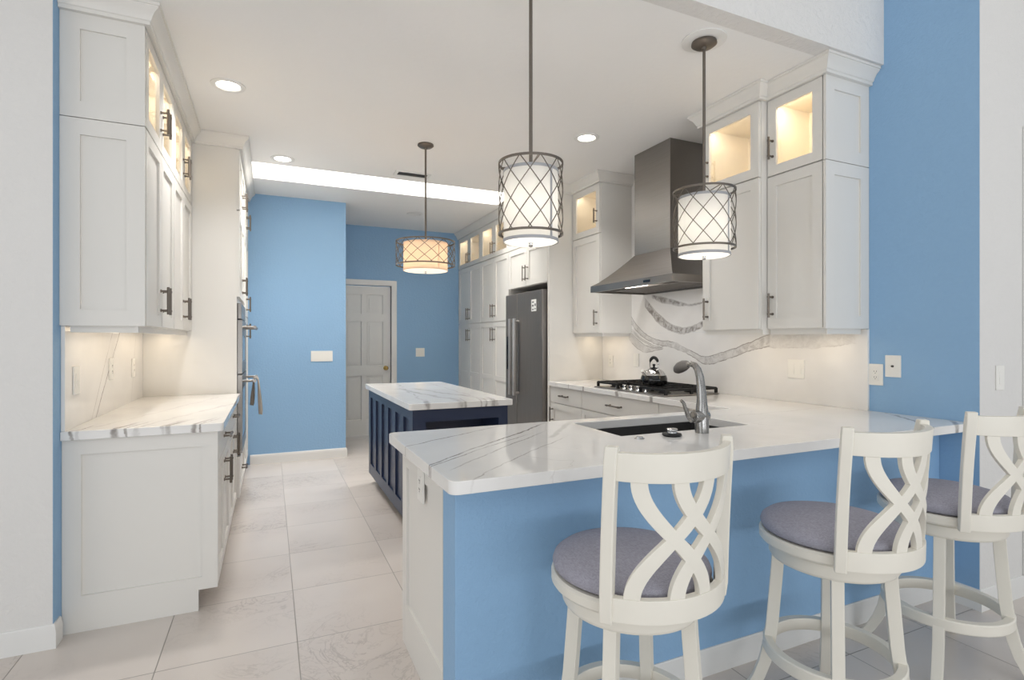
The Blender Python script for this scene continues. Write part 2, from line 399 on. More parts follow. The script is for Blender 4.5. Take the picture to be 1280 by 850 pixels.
# ---------------------------------------------------------------- cabinet helpers
def shaker(bm, fr, u0, u1, v0, v1, rail=.062, th=.02, rec=.011, bot=None):
    b = bot or rail
    return relief(bm, fr, [u0, u0+rail, u1-rail, u1], [v0, v0+b, v1-rail, v1], [[th]*3, [th, th-rec, th], [th]*3], 0)
def handle_bm(bm, fr, u, v, L, vertical=True, out=.036, w0=.02):
    """bar pull with two collared posts, all touching"""
    def P(t, w): return fr(u, v+t, w) if vertical else fr(u+t, v, w)
    tube(bm, [P(-L/2, w0+out), P(L/2, w0+out)], .0068, 8)
    for s in (-1, 1):
        t = s*(L/2-.022)
        tube(bm, [P(t, w0-.001), P(t, w0+.006), P(t, w0+.0062), P(t, w0+out)], [.0085, .0085, .0055, .0055], 8)
        tube(bm, [P(t-.005, w0+out), P(t+.005, w0+out)], .009, 8)
    return bm
def door_part(par, fr, u0, u1, v0, v1, handle=None, L=.15, rail=.062, name='door', midrail=None):
    bm = NB(); g = .002
    if midrail:
        us = [u0+g, u0+rail, u1-rail, u1-g]; vs = [v0+g, v0+rail, midrail-.03, midrail+.03, v1-rail, v1-g]
        t = .02; r = .011; relief(bm, fr, us, vs, [[t]*3, [t, r, t], [t]*3, [t, r, t], [t]*3], 0)
    else: shaker(bm, fr, u0+g, u1-g, v0+g, v1-g, rail)
    d = obj(name, bm, 'cabinet_paint', par)
    if handle: obj('handle', handle_bm(NB(), fr, handle[0], handle[1], L), 'handle_metal', d, label='dark metal bar pull')
    return d
def glass_door(par, fr, u0, u1, v0, v1, handle=None, L=.14, rail=.062):
    g = .002; bm = relief(NB(), fr, [u0+g, u0+rail, u1-rail, u1-g], [v0+g, v0+rail, v1-rail, v1-g], [[.02]*3, [.02, None, .02], [.02]*3], 0)
    d = obj('glass_door', bm, 'cabinet_paint', par)
    obj('glass_pane', box(NB(), u0+rail-.004, u1-rail+.004, v0+rail-.004, v1-rail+.004, .007, .011, fr=fr), 'clear_glass', d, label='clear glass pane')
    if handle: obj('handle', handle_bm(NB(), fr, handle[0], handle[1], L), 'handle_metal', d, label='dark metal bar pull')
    return d
def drawer_part(par, fr, u0, u1, v0, v1, pull=True, L=.15, flat=False):
    g = .002; bm = NB()
    if flat: box(bm, u0+g, u1-g, v0+g, v1-g, 0, .02, .0015, fr)
    else: shaker(bm, fr, u0+g, u1-g, v0+g, v1-g, .05)
    d = obj('drawer', bm, 'cabinet_paint', par)
    if pull: obj('handle', handle_bm(NB(), fr, (u0+u1)/2, (v0+v1)/2, L, False), 'handle_metal', d, label='dark metal bar pull')
    return d
ZB, ZS, ZT = 1.425, 2.385, 2.87            # bottom, seam and top of the wall cabinets
def shell(t, x0, x1, y0, y1, z0, zs, face):
    """closed lower cabinet with a hollow top, and the cream liner of the hollow"""
    dp = x1-x0; fr = faceL(x0) if face < 0 else faceR(x1); k = .016
    obj('body', relief(NB(), fr, [y0, y0+k, y1-k, y1], [z0, zs+k, ZT-k, ZT], [[0]*3, [0, -dp+k, 0], [0]*3], -dp), 'cabinet_paint', t)
    q = .0175; e = .0005
    bm = NB(); a0, a1, b0, b1 = y0+k+e, y1-k-e, zs+k+e, ZT-k-e; w = q-k-e+.0015
    relief(bm, fr, [a0, a0+w, a1-w, a1], [b0, b0+w, b1-w, b1], [[-.003]*3, [-.003, -dp+k+.003, -.003], [-.003]*3], -dp+k+e)
    obj('display_box', bm, 'cabinet_inside', t, label='cream lit inside')
def glow_box(par, x0, x1, y0, y1, z1=None, n=1, power=None, face=-1):
    """a light strip under the lid of a glass-fronted cabinet, behind the door's top rail"""
    z1 = z1 or ZT-.020; w = (y1-y0)/n
    for k in range(n):
        a = y0+w*k+.04; b = y0+w*(k+1)-.04; x = x0+.03 if face < 0 else x1-.03
        obj('cabinet_light', box(NB(), x-.008, x+.008, a, b, z1-.008, z1-.0003, .002), 'strip_glow', par, label='slim warm light strip')
        lamp('cabinet_lamp', 'AREA', (x, (a+b)/2, z1-.011), power or L_GLASS, (1, .90, .75), .02, b-a, (0, .5*face, 0))
def wall_cabinet(name, label, group, x_wall, x_front, y0, y1, doors, face, end=None, handles=True, puck=1, power=None):
    """doors = list of (y0, y1, handle_y)"""
    x0, x1 = sorted((x_wall, x_front)); t = thing(name, label, 'wall cabinet', ((x0+x1)/2, (y0+y1)/2, ZB), group=group)
    shell(t, x0, x1, y0, y1, ZB, ZS, face)
    fr = faceL(x_front) if face < 0 else faceR(x_front)
    for (a, b, h) in doors:
        door_part(t, fr, a, b, ZB+.004, ZS-.003, (h, ZB+.15) if h else None, .15)
        glass_door(t, fr, a, b, ZS+.003, ZT-.004, (h, ZS+.17) if h else None, .14)
    if end is not None:
        f2 = faceV(end); a, b = (x0-.001, x1+.018) if face > 0 else (x0-.018, x1)
        for (v0, v1) in ((ZB+.002, ZS-.002), (ZS+.002, ZT)):
            obj('end_panel', shaker(NB(), f2, a, b, v0, v1, .075, .016, .011), 'cabinet_paint', t)
    xa, xb = (x0, x1-.012) if face > 0 else (x0+.012, x1)
    bm = NB(); box(bm, (x1-.03 if face > 0 else x0+.012), (x1-.012 if face > 0 else x0+.03), y0, y1, ZB-.03, ZB)
    ye = y0+.012 if end is None else end+.012
    if end is not None or face < 0: box(bm, x0+.0301, x1-.0301, ye, ye+.018, ZB-.03, ZB)
    obj('light_rail', bm, 'cabinet_paint', t)
    xm = (x0+x1)/2; bm = box(NB(), xm-.012, xm+.012, y0+.06, y1-.06, ZB-.009, ZB-.0005, .002); obj('light_strip', bm, 'strip_glow', t, label='warm glowing light strip')
    lamp('under_lamp', 'AREA', (xm, (y0+y1)/2, ZB-.014), L_UNDER*(y1-y0), WARM, .03, y1-y0-.12, (0, 0, 0))
    glow_box(t, x0, x1, y0, y1, n=puck, power=power, face=face)
    return t
# ---------------------------------------------------------------- left run
YT = 4.745
g = 'left wall cabinets'
wall_cabinet('wall_cabinet', 'white glass-topped wall cabinet at the near end of the left wall, with the panelled side', g, XL+.002, -.566, 3.086, 3.91,
             [(3.09, 3.495, 3.46), (3.495, 3.905, 3.53)], 1, end=3.086, puck=2)
wall_cabinet('wall_cabinet', 'white glass-topped wall cabinet on the left wall, hard against the tall oven cabinet', g, XL+.002, -.566, 3.912, YT-.002,
             [(3.915, 4.325, 4.29), (4.325, YT-.005, 4.36)], 1, puck=2)
def base_cabinet(label, group, x_wall, x_front, y0, y1, face, end=False, doors=2, toe=True, ndraw=1, flat=True, name='base_cabinet', rows='door', pull=.15):
    x0, x1 = sorted((x_wall, x_front)); t = thing(name, label, 'base cabinet', ((x0+x1)/2, (y0+y1)/2, 0), group=group)
    bm = NB(); top = ZC-CT-.001; tk = .085
    poly = [(x0, 0), (x1-tk, 0), (x1-tk, .105), (x1, .105), (x1, top), (x0, top)] if face > 0 else [(x0, .105), (x0+tk, .105), (x0+tk, 0), (x1, 0), (x1, top), (x0, top)]
    prism(bm, poly, Frame((0, 0, 0), (1, 0, 0), (0, 0, 1), (0, 1, 0)), y0, y1); obj('body', bm, 'cabinet_paint', t)
    fr = faceL(x_front) if face < 0 else faceR(x_front); dv = top-.165
    drawer_part(t, fr, y0, y1, dv, top-.004, True, pull, flat)
    if rows == 'door':
        ym = (y0+y1)/2
        if doors == 2:
            door_part(t, fr, y0, ym, .112, dv-.002, (ym-.035, dv-.12)); door_part(t, fr, ym, y1, .112, dv-.002, (ym+.035, dv-.12))
        else: door_part(t, fr, y0, y1, .112, dv-.002, (y1-.05, dv-.12))
    else:
        h = (dv-.114)/2
        for k in range(2): drawer_part(t, fr, y0, y1, .112+k*h, .112+(k+1)*h-.002, True, pull)
    return t
g = 'left base cabinets'
t = base_cabinet('white base cabinet at the near end of the left run, with the broad panelled side', g, XL+.002, -.262, 3.116, 3.93, 1)
bm = NB(); f2 = faceV(3.116); x0, x1 = XL+.001, -.243; top = ZC-CT-.002
relief(bm, f2, [x0, x0+.072, x1-.085, x1-.07, x1], [0, .105, .168, top-.07, top], [[.016, .016, None, None], [.016]*4, [.016, .006, .006, .016], [.016]*4], 0)
obj('end_panel', bm, 'cabinet_paint', t)
base_cabinet('white base cabinet on the left, between the panelled end unit and the oven cabinet', g, XL+.002, -.262, 3.932, YT-.002, 1)
def slab(bm, us, vs, cells, z0, z1, corner=None, rad=.03):
    relief(bm, XYZ, us, vs, [[(z1 if c else None) for c in r] for r in cells], z0)
    bmesh.ops.remove_doubles(bm, verts=bm.verts, dist=1e-5); bmesh.ops.recalc_face_normals(bm, faces=bm.faces)
    if corner:
        es = [e for e in bm.edges if abs(e.verts[0].co.x-e.verts[1].co.x) < 1e-4 and abs(e.verts[0].co.y-e.verts[1].co.y) < 1e-4
              and any((e.verts[0].co.xy-Vector(c)).length < 1e-3 for c in corner)]
        bmesh.ops.bevel(bm, geom=es, offset=rad, segments=6, affect='EDGES', profile=.5)
    bevel_sharp(bm, .0035, 2)
    return bm
quartz('quartz_left', [seg((-.80, 3.06, 0), (-.3, 4.6, 0), .012, .16, .22, .2), seg((-.60, 3.06, 0), (-.1, 4.3, 0), .016, .16, .28, .2)]
       +[((x, 3.075, 0), (.3, 1, 0), (1, -.3, 0), w, .10, .85, -.08, .03+.25) for x, w in ((-.84, .008), (-.665, .02), (-.62, .008), (-.475, .012), (-.45, .022), (-.335, .02), (-.30, .008))], faint=.15)
bm = slab(NB(), [XL+.001, -.215], [3.075, YT-.003], [[1]], ZC-CT, ZC, [(-.215, 3.075)], .02)
tag(obj('countertop', bm, 'quartz_left'), 'short white veined quartz worktop along the left wall', 'countertop')
quartz('quartz_left_splash', [seg((0, 3.50, .95), (0, 3.90, 1.40), .005, .04, .6, .4, 'yz'), seg((0, 3.58, .95), (0, 4.06, 1.40), .008, .04, .85, .4, 'yz'),
                              seg((0, 4.38, .95), (0, 4.52, 1.40), .006, .05, .5, .4, 'yz')], faint=.1)
bm = box(NB(), XL+.001, XL+.016, 3.088, YT-.003, ZC+.0005, ZB-.001); tag(obj('backsplash', bm, 'quartz_left_splash'), 'white quartz backsplash with thin slanting veins on the left wall', 'backsplash')
# tall oven cabinet and the tall pantry behind it
t = thing('oven_cabinet', 'tall white cabinet housing the wall ovens on the left', 'tall cabinet', (-.55, 5.17, 0))
XT = -.24
bm = relief(NB(), faceR(XT), [YT, YT+.05, 5.55, 5.60], [.105, .44, 1.66, ZT], [[0, 0, 0], [0, -.5, 0], [0, 0, 0]], XL+.002-XT)
obj('body', bm, 'cabinet_paint', t)
obj('toe_kick', box(NB(), XL+.01, XT-.08, YT+.005, 5.6, 0, .105), 'cabinet_paint', t)
fr = faceR(XT); ym = (YT+5.6)/2
door_part(t, fr, YT+.003, ym, 1.70, ZS-.003, (ym-.035, 1.82)); door_part(t, fr, ym, 5.597, 1.70, ZS-.003, (ym+.035, 1.82))
door_part(t, fr, YT+.003, ym, ZS+.003, ZT-.004, (ym-.035, ZS+.16), .14); door_part(t, fr, ym, 5.597, ZS+.003, ZT-.004, (ym+.035, ZS+.16), .14)
drawer_part(t, fr, YT+.003, 5.597, .112, .43)
ov = thing('wall_oven', 'stainless double wall oven seen edge-on in the tall left cabinet', 'oven', (XT, 5.17, .45))
oy0, oy1 = YT+.055, 5.545
obj('oven_body', box(NB(), XT-.48, XT+.004, oy0, oy1, .445, 1.655), 'black_gloss', ov)
obj('control_panel', box(NB(), XT+.004, XT+.03, oy0, oy1, 1.53, 1.655, .003), 'steel', ov)
for k, (z0, z1) in enumerate(((1.09, 1.52), (.455, 1.08))):
    d = obj('oven_door', relief(NB(), faceR(XT+.004), [oy0, oy0+.09, oy1-.09, oy1], [z0, z0+.09, z1-.12, z1], [[.032]*3, [.032, .028, .032], [.032]*3], 0), 'steel', ov)
    obj('oven_window', box(NB(), oy0+.09, oy1-.09, z0+.09, z1-.12, .02, .0295, fr=faceR(XT+.004)), 'oven_glass', d, label='black glass oven window')
    hb = NB(); zz = z1-.055; tube(hb, [(XT+.125, oy0+.05, zz), (XT+.125, oy1-.05, zz)], .013, 12)
    for y in (oy0+.09, oy1-.09): tube(hb, [(XT+.03, y, zz), (XT+.125, y, zz)], .010, 10)
    obj('handle', hb, 'steel', d)
# towel over the lower oven handle
bm = NB(); N, Mv = 14, 16; ty0, ty1 = 5.02, 5.32; zz = 1.025; rows = []
for j in range(Mv+1):
    s = j/Mv*2-1; row = []
    for i in range(N+1):
        f = i/N; y = ty0+(ty1-ty0)*f; fold = .016*math.sin(f*17+.6)*min(1, abs(s)*1.4)
        if abs(s) < .16: a = s/.16*math.pi/2; x = XT+.125+.018*math.sin(a); z = zz+.018*math.cos(a)
        else:
            dlt = (abs(s)-.16)/.84; x = XT+.125+(.020+.02*dlt)*(1 if s > 0 else -1)*(1 if s > 0 else .7); z = zz-(.30 if s > 0 else .22)*dlt
        row.append(bm.verts.new((x+fold, y, z)))
    rows.append(row)
for A, B in zip(rows, rows[1:]):
    for i in range(N): bm.faces.new((A[i], A[i+1], B[i+1], B[i]))
bmesh.ops.solidify(bm, geom=bm.faces[:], thickness=.018)
tag(obj('dish_towel', bm, 'towel_fabric', smooth=80), 'grey-brown dish towel draped over the lower oven handle', 'towel')
t = thing('pantry_cabinet', 'tall white pantry beyond the ovens, against the blue back wall', 'pantry', (-.55, 6.05, 0))
obj('body', box(NB(), XL+.002, XT, 5.602, YB-.001, .105, ZT), 'cabinet_paint', t)
obj('toe_kick', box(NB(), XL+.01, XT-.08, 5.602, YB-.001, 0, .105), 'cabinet_paint', t)
ym = (5.602+YB)/2
for (z0, z1, hz) in ((.112, 1.59, 1.45), (1.595, ZS-.003, 1.72), (ZS+.003, ZT-.004, ZS+.16)):
    door_part(t, fr, 5.605, ym, z0, z1, (ym-.035, hz)); door_part(t, fr, ym, YB-.004, z0, z1, (ym+.035, hz))
# ---------------------------------------------------------------- crown mouldings (along the runs, up to the ceiling)
CR = [(0, ZT-.004), (.022, ZT-.004), (.022, ZT+.012), (.028, ZT+.016), (.034, ZT+.032), (.046, ZT+.052), (.062, ZT+.066), (.064, ZT+.074), (.070, ZT+.074), (.070, CEIL-.001), (0, CEIL-.001)]
struct('trim_2', sweep_profile(NB(), [(XL+.001, 3.07), (-.546, 3.07), (-.546, YT), (XT+.02, YT), (XT+.02, YB-.001)], CR), 'cabinet_paint')
struct('trim_3', sweep_profile(NB(), [(XR-.001, 2.035), (2.865, 2.035), (2.865, 2.43), (2.80, 2.43), (2.80, 2.92), (XR-.001, 2.92)], CR, -1), 'cabinet_paint')
struct('trim_4', sweep_profile(NB(), [(XR-.001, 4.315), (2.865, 4.315), (2.865, 4.82), (2.59, 4.82), (2.59, YD-.001)], CR, -1), 'cabinet_paint')
# ---------------------------------------------------------------- right run, wall side
g = 'right wall cabinets'
wall_cabinet('wall_cabinet', 'white glass-topped wall cabinet at the near end of the right wall, beside the blue wall', g, XR-.001, 2.885, 2.05, 2.428, [(2.055, 2.425, 2.385)], -1, end=2.05, power=1.7)
wall_cabinet('wall_cabinet', 'slightly deeper white glass-topped wall cabinet immediately right of the range hood', g, XR-.001, 2.82, 2.43, 2.92, [(2.435, 2.915, 2.865)], -1, power=2.2)
wall_cabinet('wall_cabinet', 'narrow white glass-topped wall cabinet left of the range hood', g, XR-.001, 2.885, 4.315, 4.818, [(4.32, 4.815, 4.365)], -1, power=1.3)
# pantry units and the cabinet over the fridge
XP = 2.61
def pantry(label, y0, y1):
    t = thing('pantry_cabinet', label, 'pantry', (2.93, (y0+y1)/2, 0), group='right pantry cabinets')
    shell(t, XP, XR-.001, y0, y1, .105, 2.408, -1)
    obj('toe_kick', box(NB(), XP+.08, XR-.01, y0, y1, 0, .105), 'cabinet_paint', t)
    ym = (y0+y1)/2; fr = faceL(XP)
    for a, b, h in ((y0, ym, ym-.035), (ym, y1, ym+.035)):
        door_part(t, fr, a, b, .112, 1.588, (h, 1.43), .17, midrail=.88)
        door_part(t, fr, a, b, 1.593, 2.405, (h, 1.73), .17)
        glass_door(t, fr, a, b, 2.412, ZT-.004, (h, 2.53), .15)
    glow_box(t, XP, XR, y0, y1, n=2, power=1.3)
    return t
pantry('white pantry cupboard standing next to the refrigerator, glass doors on top', 5.84, 6.768)
pantry('white pantry cupboard in the far corner against the rear blue wall, glass doors on top', 6.77, YD-.002)
t = thing('fridge_cabinet', 'white cabinet above and around the refrigerator, with a full-height side panel', 'tall cabinet', (2.93, 5.33, 0))
shell(t, XP, XR-.001, 4.862, 5.838, 1.955, 2.408, -1)
obj('side_panel', box(NB(), XP-.018, XR-.001, 4.82, 4.86, 0, ZT, .001), 'cabinet_paint', t)
fr = faceL(XP)
for a, b, h in ((4.862, 5.35, 5.315), (5.35, 5.838, 5.385)):
    door_part(t, fr, a, b, 1.96, 2.405, (h, 2.10), .17); glass_door(t, fr, a, b, 2.412, ZT-.004, (h, 2.53), .15)
glow_box(t, XP, XR, 4.862, 5.838, n=2, power=1.3)
# refrigerator
t = thing('refrigerator', 'dark stainless side-by-side refrigerator between the pantry and the white side panel', 'refrigerator', (2.9, 5.35, 0))
obj('body', box(NB(), 2.62, XR-.03, 4.895, 5.815, .03, 1.87, .004), 'black_rubber', t)
obj('grille', box(NB(), 2.60, 2.64, 4.90, 5.81, .005, .09, .003), 'black_iron', t)
for (a, b, nm) in ((4.885, 5.505, 0), (5.512, 5.825, 1)):
    d = obj('refrigerator_door', box(NB(), 2.545, 2.615, a, b, .095, 1.885, .012, seg=4), 'steel_dark', t)
    hy = 5.455 if nm == 0 else 5.562; hb = NB()
    tube(hb, [(2.485, hy, .74), (2.485, hy, 1.60)], 1, sect=[(-.018, -.014), (.018, -.014), (.021, 0), (.018, .014), (-.018, .014), (-.021, 0)])
    for z in (.77, 1.57): tube(hb, [(2.546, hy, z), (2.487, hy, z)], .012, 10)
    obj('handle', hb, 'bar_steel', d, label='long vertical steel bar')
    if nm == 1:
        obj('dispenser', relief(NB(), faceL(2.545), [5.60, 5.615, 5.77, 5.785], [1.02, 1.04, 1.30, 1.40], [[.004]*3, [.004, .001, .004], [.004]*3], 0), 'black_gloss', d, label='black water dispenser')
    else:
        obj('badge', box(NB(), 4.955, 4.965, 1.70, 1.76, 0, .003, fr=faceL(2.545)), 'chrome', d)
st = thing('sticker', 'small white paper sticker high on the refrigerator door', 'sticker', (2.545, 5.08, 1.69))
obj('paper', box(NB(), 5.02, 5.135, 1.665, 1.79, .0003, .0012, fr=faceL(2.545)), 'paper_white', st)
bm = NB()
for (a, b, z0, z1) in ((5.075, 5.12, 1.755, 1.77), (5.03, 5.06, 1.72, 1.745), (5.08, 5.12, 1.715, 1.735), (5.03, 5.065, 1.685, 1.695), (5.08, 5.12, 1.678, 1.69)):
    box(bm, a, b, z0, z1, .0012, .0016, fr=faceL(2.545))
obj('print', bm, 'paper_grey', st, label='grey printed marks')
# ---------------------------------------------------------------- right base cabinets, worktop, backsplash
g = 'right base cabinets'
XBF = 2.625
base_cabinet('white drawer-over-door base cabinet next to the refrigerator panel', g, XR-.001, XBF, 4.222, 4.818, -1, doors=1)
base_cabinet('wide white base cabinet under the gas cooktop', g, XR-.001, XBF, 3.152, 4.22, -1, rows='drawers', pull=.2)
base_cabinet('narrow white base cabinet between the cooktop unit and the sink corner', g, XR-.001, XBF, 2.86, 3.15, -1, doors=1, pull=.12)
bm = NB(); t = thing('corner_cabinet', 'plain white corner cabinet behind the sink, where the worktop turns', 'base cabinet', (2.94, 2.6, 0))
obj('body', box(bm, XBF, XR-.001, 2.44, 2.858, .105, ZC-CT-.001), 'cabinet_paint', t)
obj('toe_kick', box(NB(), XBF+.08, XR-.001, 2.44, 2.858, 0, .105), 'cabinet_paint', t)
PF, PB, PL = 1.515, 2.445, .486            # peninsula worktop: front, back, left edge
SX0, SX1, SY0, SY1 = 1.40, 2.165, 1.94, 2.345
quartz('quartz_main', [
    seg((.486, 2.10, 0), (1.10, 2.45, 0), .006, .05, .95, .05), seg((.486, 1.755, 0), (1.30, 2.43, 0), .007, .06, 1, .05), seg((.486, 1.735, 0), (1.05, 2.16, 0), .005, .05, .9, .05),
    seg((.60, 1.72, 0), (1.15, 2.2, 0), .005, .05, .7, .05),
    seg((.62, 1.58, 0), (1.2, 2.06, 0), .004, .05, .55, .05), seg((1.15, 2.10, 0), (1.45, 2.43, 0), .02, .05, .35, .05),
    seg((2.57, 4.4, 0), (3.25, 4.75, 0), .012, .1, .7), seg((2.57, 4.15, 0), (3.25, 4.2, 0), .015, .1, .8), seg((2.57, 3.62, 0), (2.75, 3.75, 0), .02, .08, .8, .1), seg((2.57, 3.2, 0), (2.8, 3.3, 0), .02, .08, .8, .1),
    seg((2.9, 1.515, 0), (3.25, 1.95, 0), .014, .12, .7, .1), seg((2.5, 2.2, 0), (3.2, 2.25, 0), .006, .1, .35, .1), seg((3.1, 1.515, 0), (3.25, 1.62, 0), .02, .1, .8, .1)], faint=.2)
bm = slab(NB(), [PL, SX0, SX1, 2.572, XR-.001], [PF, SY0, SY1, PB, 4.818],
          [[1, 1, 1, 1], [1, 0, 1, 1], [1, 1, 1, 1], [0, 0, 0, 1]], ZC-CT, ZC, [(PL, PF), (PL, PB)], .03)
tag(obj('countertop', bm, 'quartz_main'), 'large L-shaped white veined quartz worktop over the peninsula and cooktop run', 'countertop')
XS = XR-.016
def px_yz(pts):                             # points of the backsplash drawing: picture column and row to (y, z) on the wall
    out = []
    for (px, py) in pts:
        u = (px-640)/670.; dx = math.sin(TH)+math.cos(TH)*u; dy = math.cos(TH)-math.sin(TH)*u; k = XS/dx
        out.append((k*dy, 1.36-(py-425.3)/670*k))
    return sorted(out)
cv = []
A1 = [(797, 371), (812, 391), (824, 406), (840, 416), (858, 418), (874, 411), (890, 402)]; A2 = [(805, 371), (820, 389), (832, 401), (846, 409), (860, 410), (874, 404), (890, 396)]
def band(lo, hi, stg, edge):
    L1 = px_yz(lo); L2 = px_yz(hi); y0 = max(L1[0][0], L2[0][0]); y1 = min(L1[-1][0], L2[-1][0])
    def rs(P, n=9):
        out = []
        for i in range(n):
            y = y0+(y1-y0)*i/(n-1)
            for a, b in zip(P, P[1:]):
                if a[0]-1e-6 <= y <= b[0]+1e-6: out.append((y, a[1]+(b[1]-a[1])*(y-a[0])/max(1e-6, b[0]-a[0]))); break
        return out
    cv.append((rs(L1), rs(L2), stg, edge))
band(A1, A2, .85, .5)
band([(814, 373), (830, 379), (845, 382), (862, 383), (880, 379)], [(814, 369), (830, 371), (845, 376), (862, 381), (880, 377)], .8, .4)
band([(787, 402), (798, 417), (812, 428), (828, 433), (846, 436), (862, 444), (874, 453), (890, 457), (905, 450), (925, 443), (945, 436), (965, 434)],
     [(787, 392), (798, 409), (812, 424), (828, 426), (846, 429), (862, 438), (874, 445), (890, 446), (905, 441), (925, 433), (945, 424), (965, 418)], .4, .85)
band([(958, 435), (975, 436), (1010, 435), (1072, 430)], [(958, 420), (975, 416), (1010, 414), (1072, 414)], .2, .35)
band([(785, 424), (796, 435), (806, 441), (816, 438), (830, 436)], [(785, 412), (796, 424), (806, 432), (816, 435), (830, 434)], .35, .7)
band([(785, 410), (800, 425), (814, 433), (826, 436)], [(785, 407), (800, 423), (814, 431), (826, 434)], .3, .6)
quartz('quartz_right_splash', (), cv, .12, .0)
bm = box(NB(), XS, XR-.001, 2.032, 4.817, ZC+.0005, ZB-.0005)
tag(obj('backsplash', bm, 'quartz_right_splash'), 'low white quartz backsplash with long grey sweeping veins along the right worktop', 'backsplash')
bm = box(NB(), XS, XR-.001, 2.922, 4.313, ZB, CEIL-.001)
tag(obj('hood_backsplash', bm, 'quartz_right_splash'), 'tall white quartz slab with thick grey arcs behind the range hood', 'backsplash')
struct('trim_5', box(NB(), 3.66, 3.76, 1.470, 1.4875, .106, 2.5, .003), 'trim_paint')
# ---------------------------------------------------------------- range hood
t = thing('range_hood', 'stainless steel chimney range hood above the cooktop', 'range hood', (2.93, 3.57, 1.79))
HX, HY0, HY1, HZ = 2.63, 3.03, 4.11, 1.785; CX, CY0, CY1 = 2.88, 3.345, 3.80; XW = XS-.001
bm = NB()
lo = [(HX, HY0), (XW, HY0), (XW, HY1), (HX, HY1)]; hi = [(CX, CY0), (XW, CY0), (XW, CY1), (CX, CY1)]
R0 = [bm.verts.new((x, y, HZ)) for x, y in lo]; R1 = [bm.verts.new((x, y, HZ+.055)) for x, y in lo]
rings = [R0, R1]
for k in (.12, .3, .55, .8, 1.):
    z = HZ+.055+(2.09-HZ-.055)*k; s = k**.80
    rings.append([bm.verts.new((a[0]+(b[0]-a[0])*s, a[1]+(b[1]-a[1])*s, z)) for a, b in zip(lo, hi)])
for A, B in zip(rings, rings[1:]):
    for i in range(4): bm.faces.new((A[i], A[(i+1) % 4], B[(i+1) % 4], B[i]))
I0 = [bm.verts.new((x+(.03 if x == HX else -.03), y+(.03 if y == HY0 else -.03), HZ)) for x, y in lo]; I1 = [bm.verts.new((v.co.x, v.co.y, HZ+.018)) for v in I0]
for i in range(4):
    j = (i+1) % 4; bm.faces.new((R0[i], I0[i], I0[j], R0[j])); bm.faces.new((I0[i], I1[i], I1[j], I0[j]))
bm.faces.new(I1); bm.faces.new(rings[-1])
obj('canopy', bm, 'steel', t, smooth=25)
obj('chimney', box(NB(), CX, XW, CY0, CY1, 2.091, CEIL-.001, .002), 'steel', t)
for y in (3.57,):
    obj('light_bar', box(NB(), 2.70, 2.73, y-.14, y+.14, HZ+.008, HZ+.0178, .002), 'lens_glow', t, label='glowing light bar under the canopy')
bm = relief(NB(), Frame((0, 0, HZ+.0175), (1, 0, 0), (0, 1, 0), (0, 0, -1)), [2.78, 2.80, 3.15, 3.17], [3.12, 3.14]+[3.14+.03*i for i in range(1, 29)]+[4.02], [[.01]*3]+[[.01, .01 if i % 2 else .004, .01] for i in range(29)], 0)
obj('filter', bm, 'steel_dark', t, label='slatted grease filter')
obj('button_strip', box(NB(), 3.28, 3.36, HZ+.018, HZ+.036, 0, .003, fr=faceL(HX)), 'black_gloss', t, label='black button strip')
lamp('hood_lamp', 'AREA', (2.75, 3.57, HZ-.002), 2.2, SOFT, .04, .7)
# ---------------------------------------------------------------- gas cooktop
t = thing('gas_cooktop', 'black and steel gas cooktop set in the right worktop', 'cooktop', (2.91, 3.58, ZC))
KX0, KX1, KY0, KY1 = 2.625, 3.165, 3.12, 4.04
obj('tray', box(NB(), KX0, KX1, KY0, KY1, ZC+.0005, ZC+.012, .004), 'steel', t)
for k in range(3):
    a = KY0+.012+k*(KY1-KY0-.024)/3; b = a+(KY1-KY0-.024)/3-.006; x0, x1 = (KX0+.03 if k != 1 else KX0+.15), KX1-.02
    bm = NB(); z = ZC+.048
    for (p, q) in (((x0, a), (x1, a)), ((x0, b), (x1, b)), ((x0, a), (x0, b)), ((x1, a), (x1, b))):
        tube(bm, [(p[0], p[1], z), (q[0], q[1], z)], 1, sect=[(-.007, -.009), (.007, -.009), (.007, .009), (-.007, .009)])
    n = 5
    for i in range(1, n):
        xx = x0+(x1-x0)*i/n; tube(bm, [(xx, a, z+.001), (xx, b, z+.001)], 1, sect=[(-.005, -.008), (.005, -.008), (.005, .008), (-.005, .008)])
    tube(bm, [(x0, (a+b)/2, z+.0015), (x1, (a+b)/2, z+.0015)], 1, sect=[(-.005, -.008), (.005, -.008), (.005, .008), (-.005, .008)])
    for xx in (x0, (x0+x1)/2, x1):
        for yy in (a, b): box(bm, xx-.012, xx+.012, yy-.008, yy+.008, ZC+.0115, z+.004, .003)
    obj('grate', bm, 'black_iron', t, label='black cast-iron grate')
for (x, y, r) in ((2.76, 3.27, .038), (3.03, 3.27, .045), (2.96, 3.58, .055), (2.76, 3.89, .045), (3.03, 3.89, .038)):
    obj('burner', lathe(NB(), [(0, .011), (r*1.3, .011), (r*1.25, .018), (r, .019), (r, .03), (r*.9, .034), (0, .035)], (x, y, ZC), 24), 'black_iron', t)
for k in range(5):
    y = 3.40+k*.092
    obj('knob', lathe(NB(), [(0, .0115), (.023, .0115), (.022, .02), (.018, .024), (.019, .046), (.016, .05), (0, .05)], (2.685, y, ZC), 20), 'chrome', t, label='silver control knob')
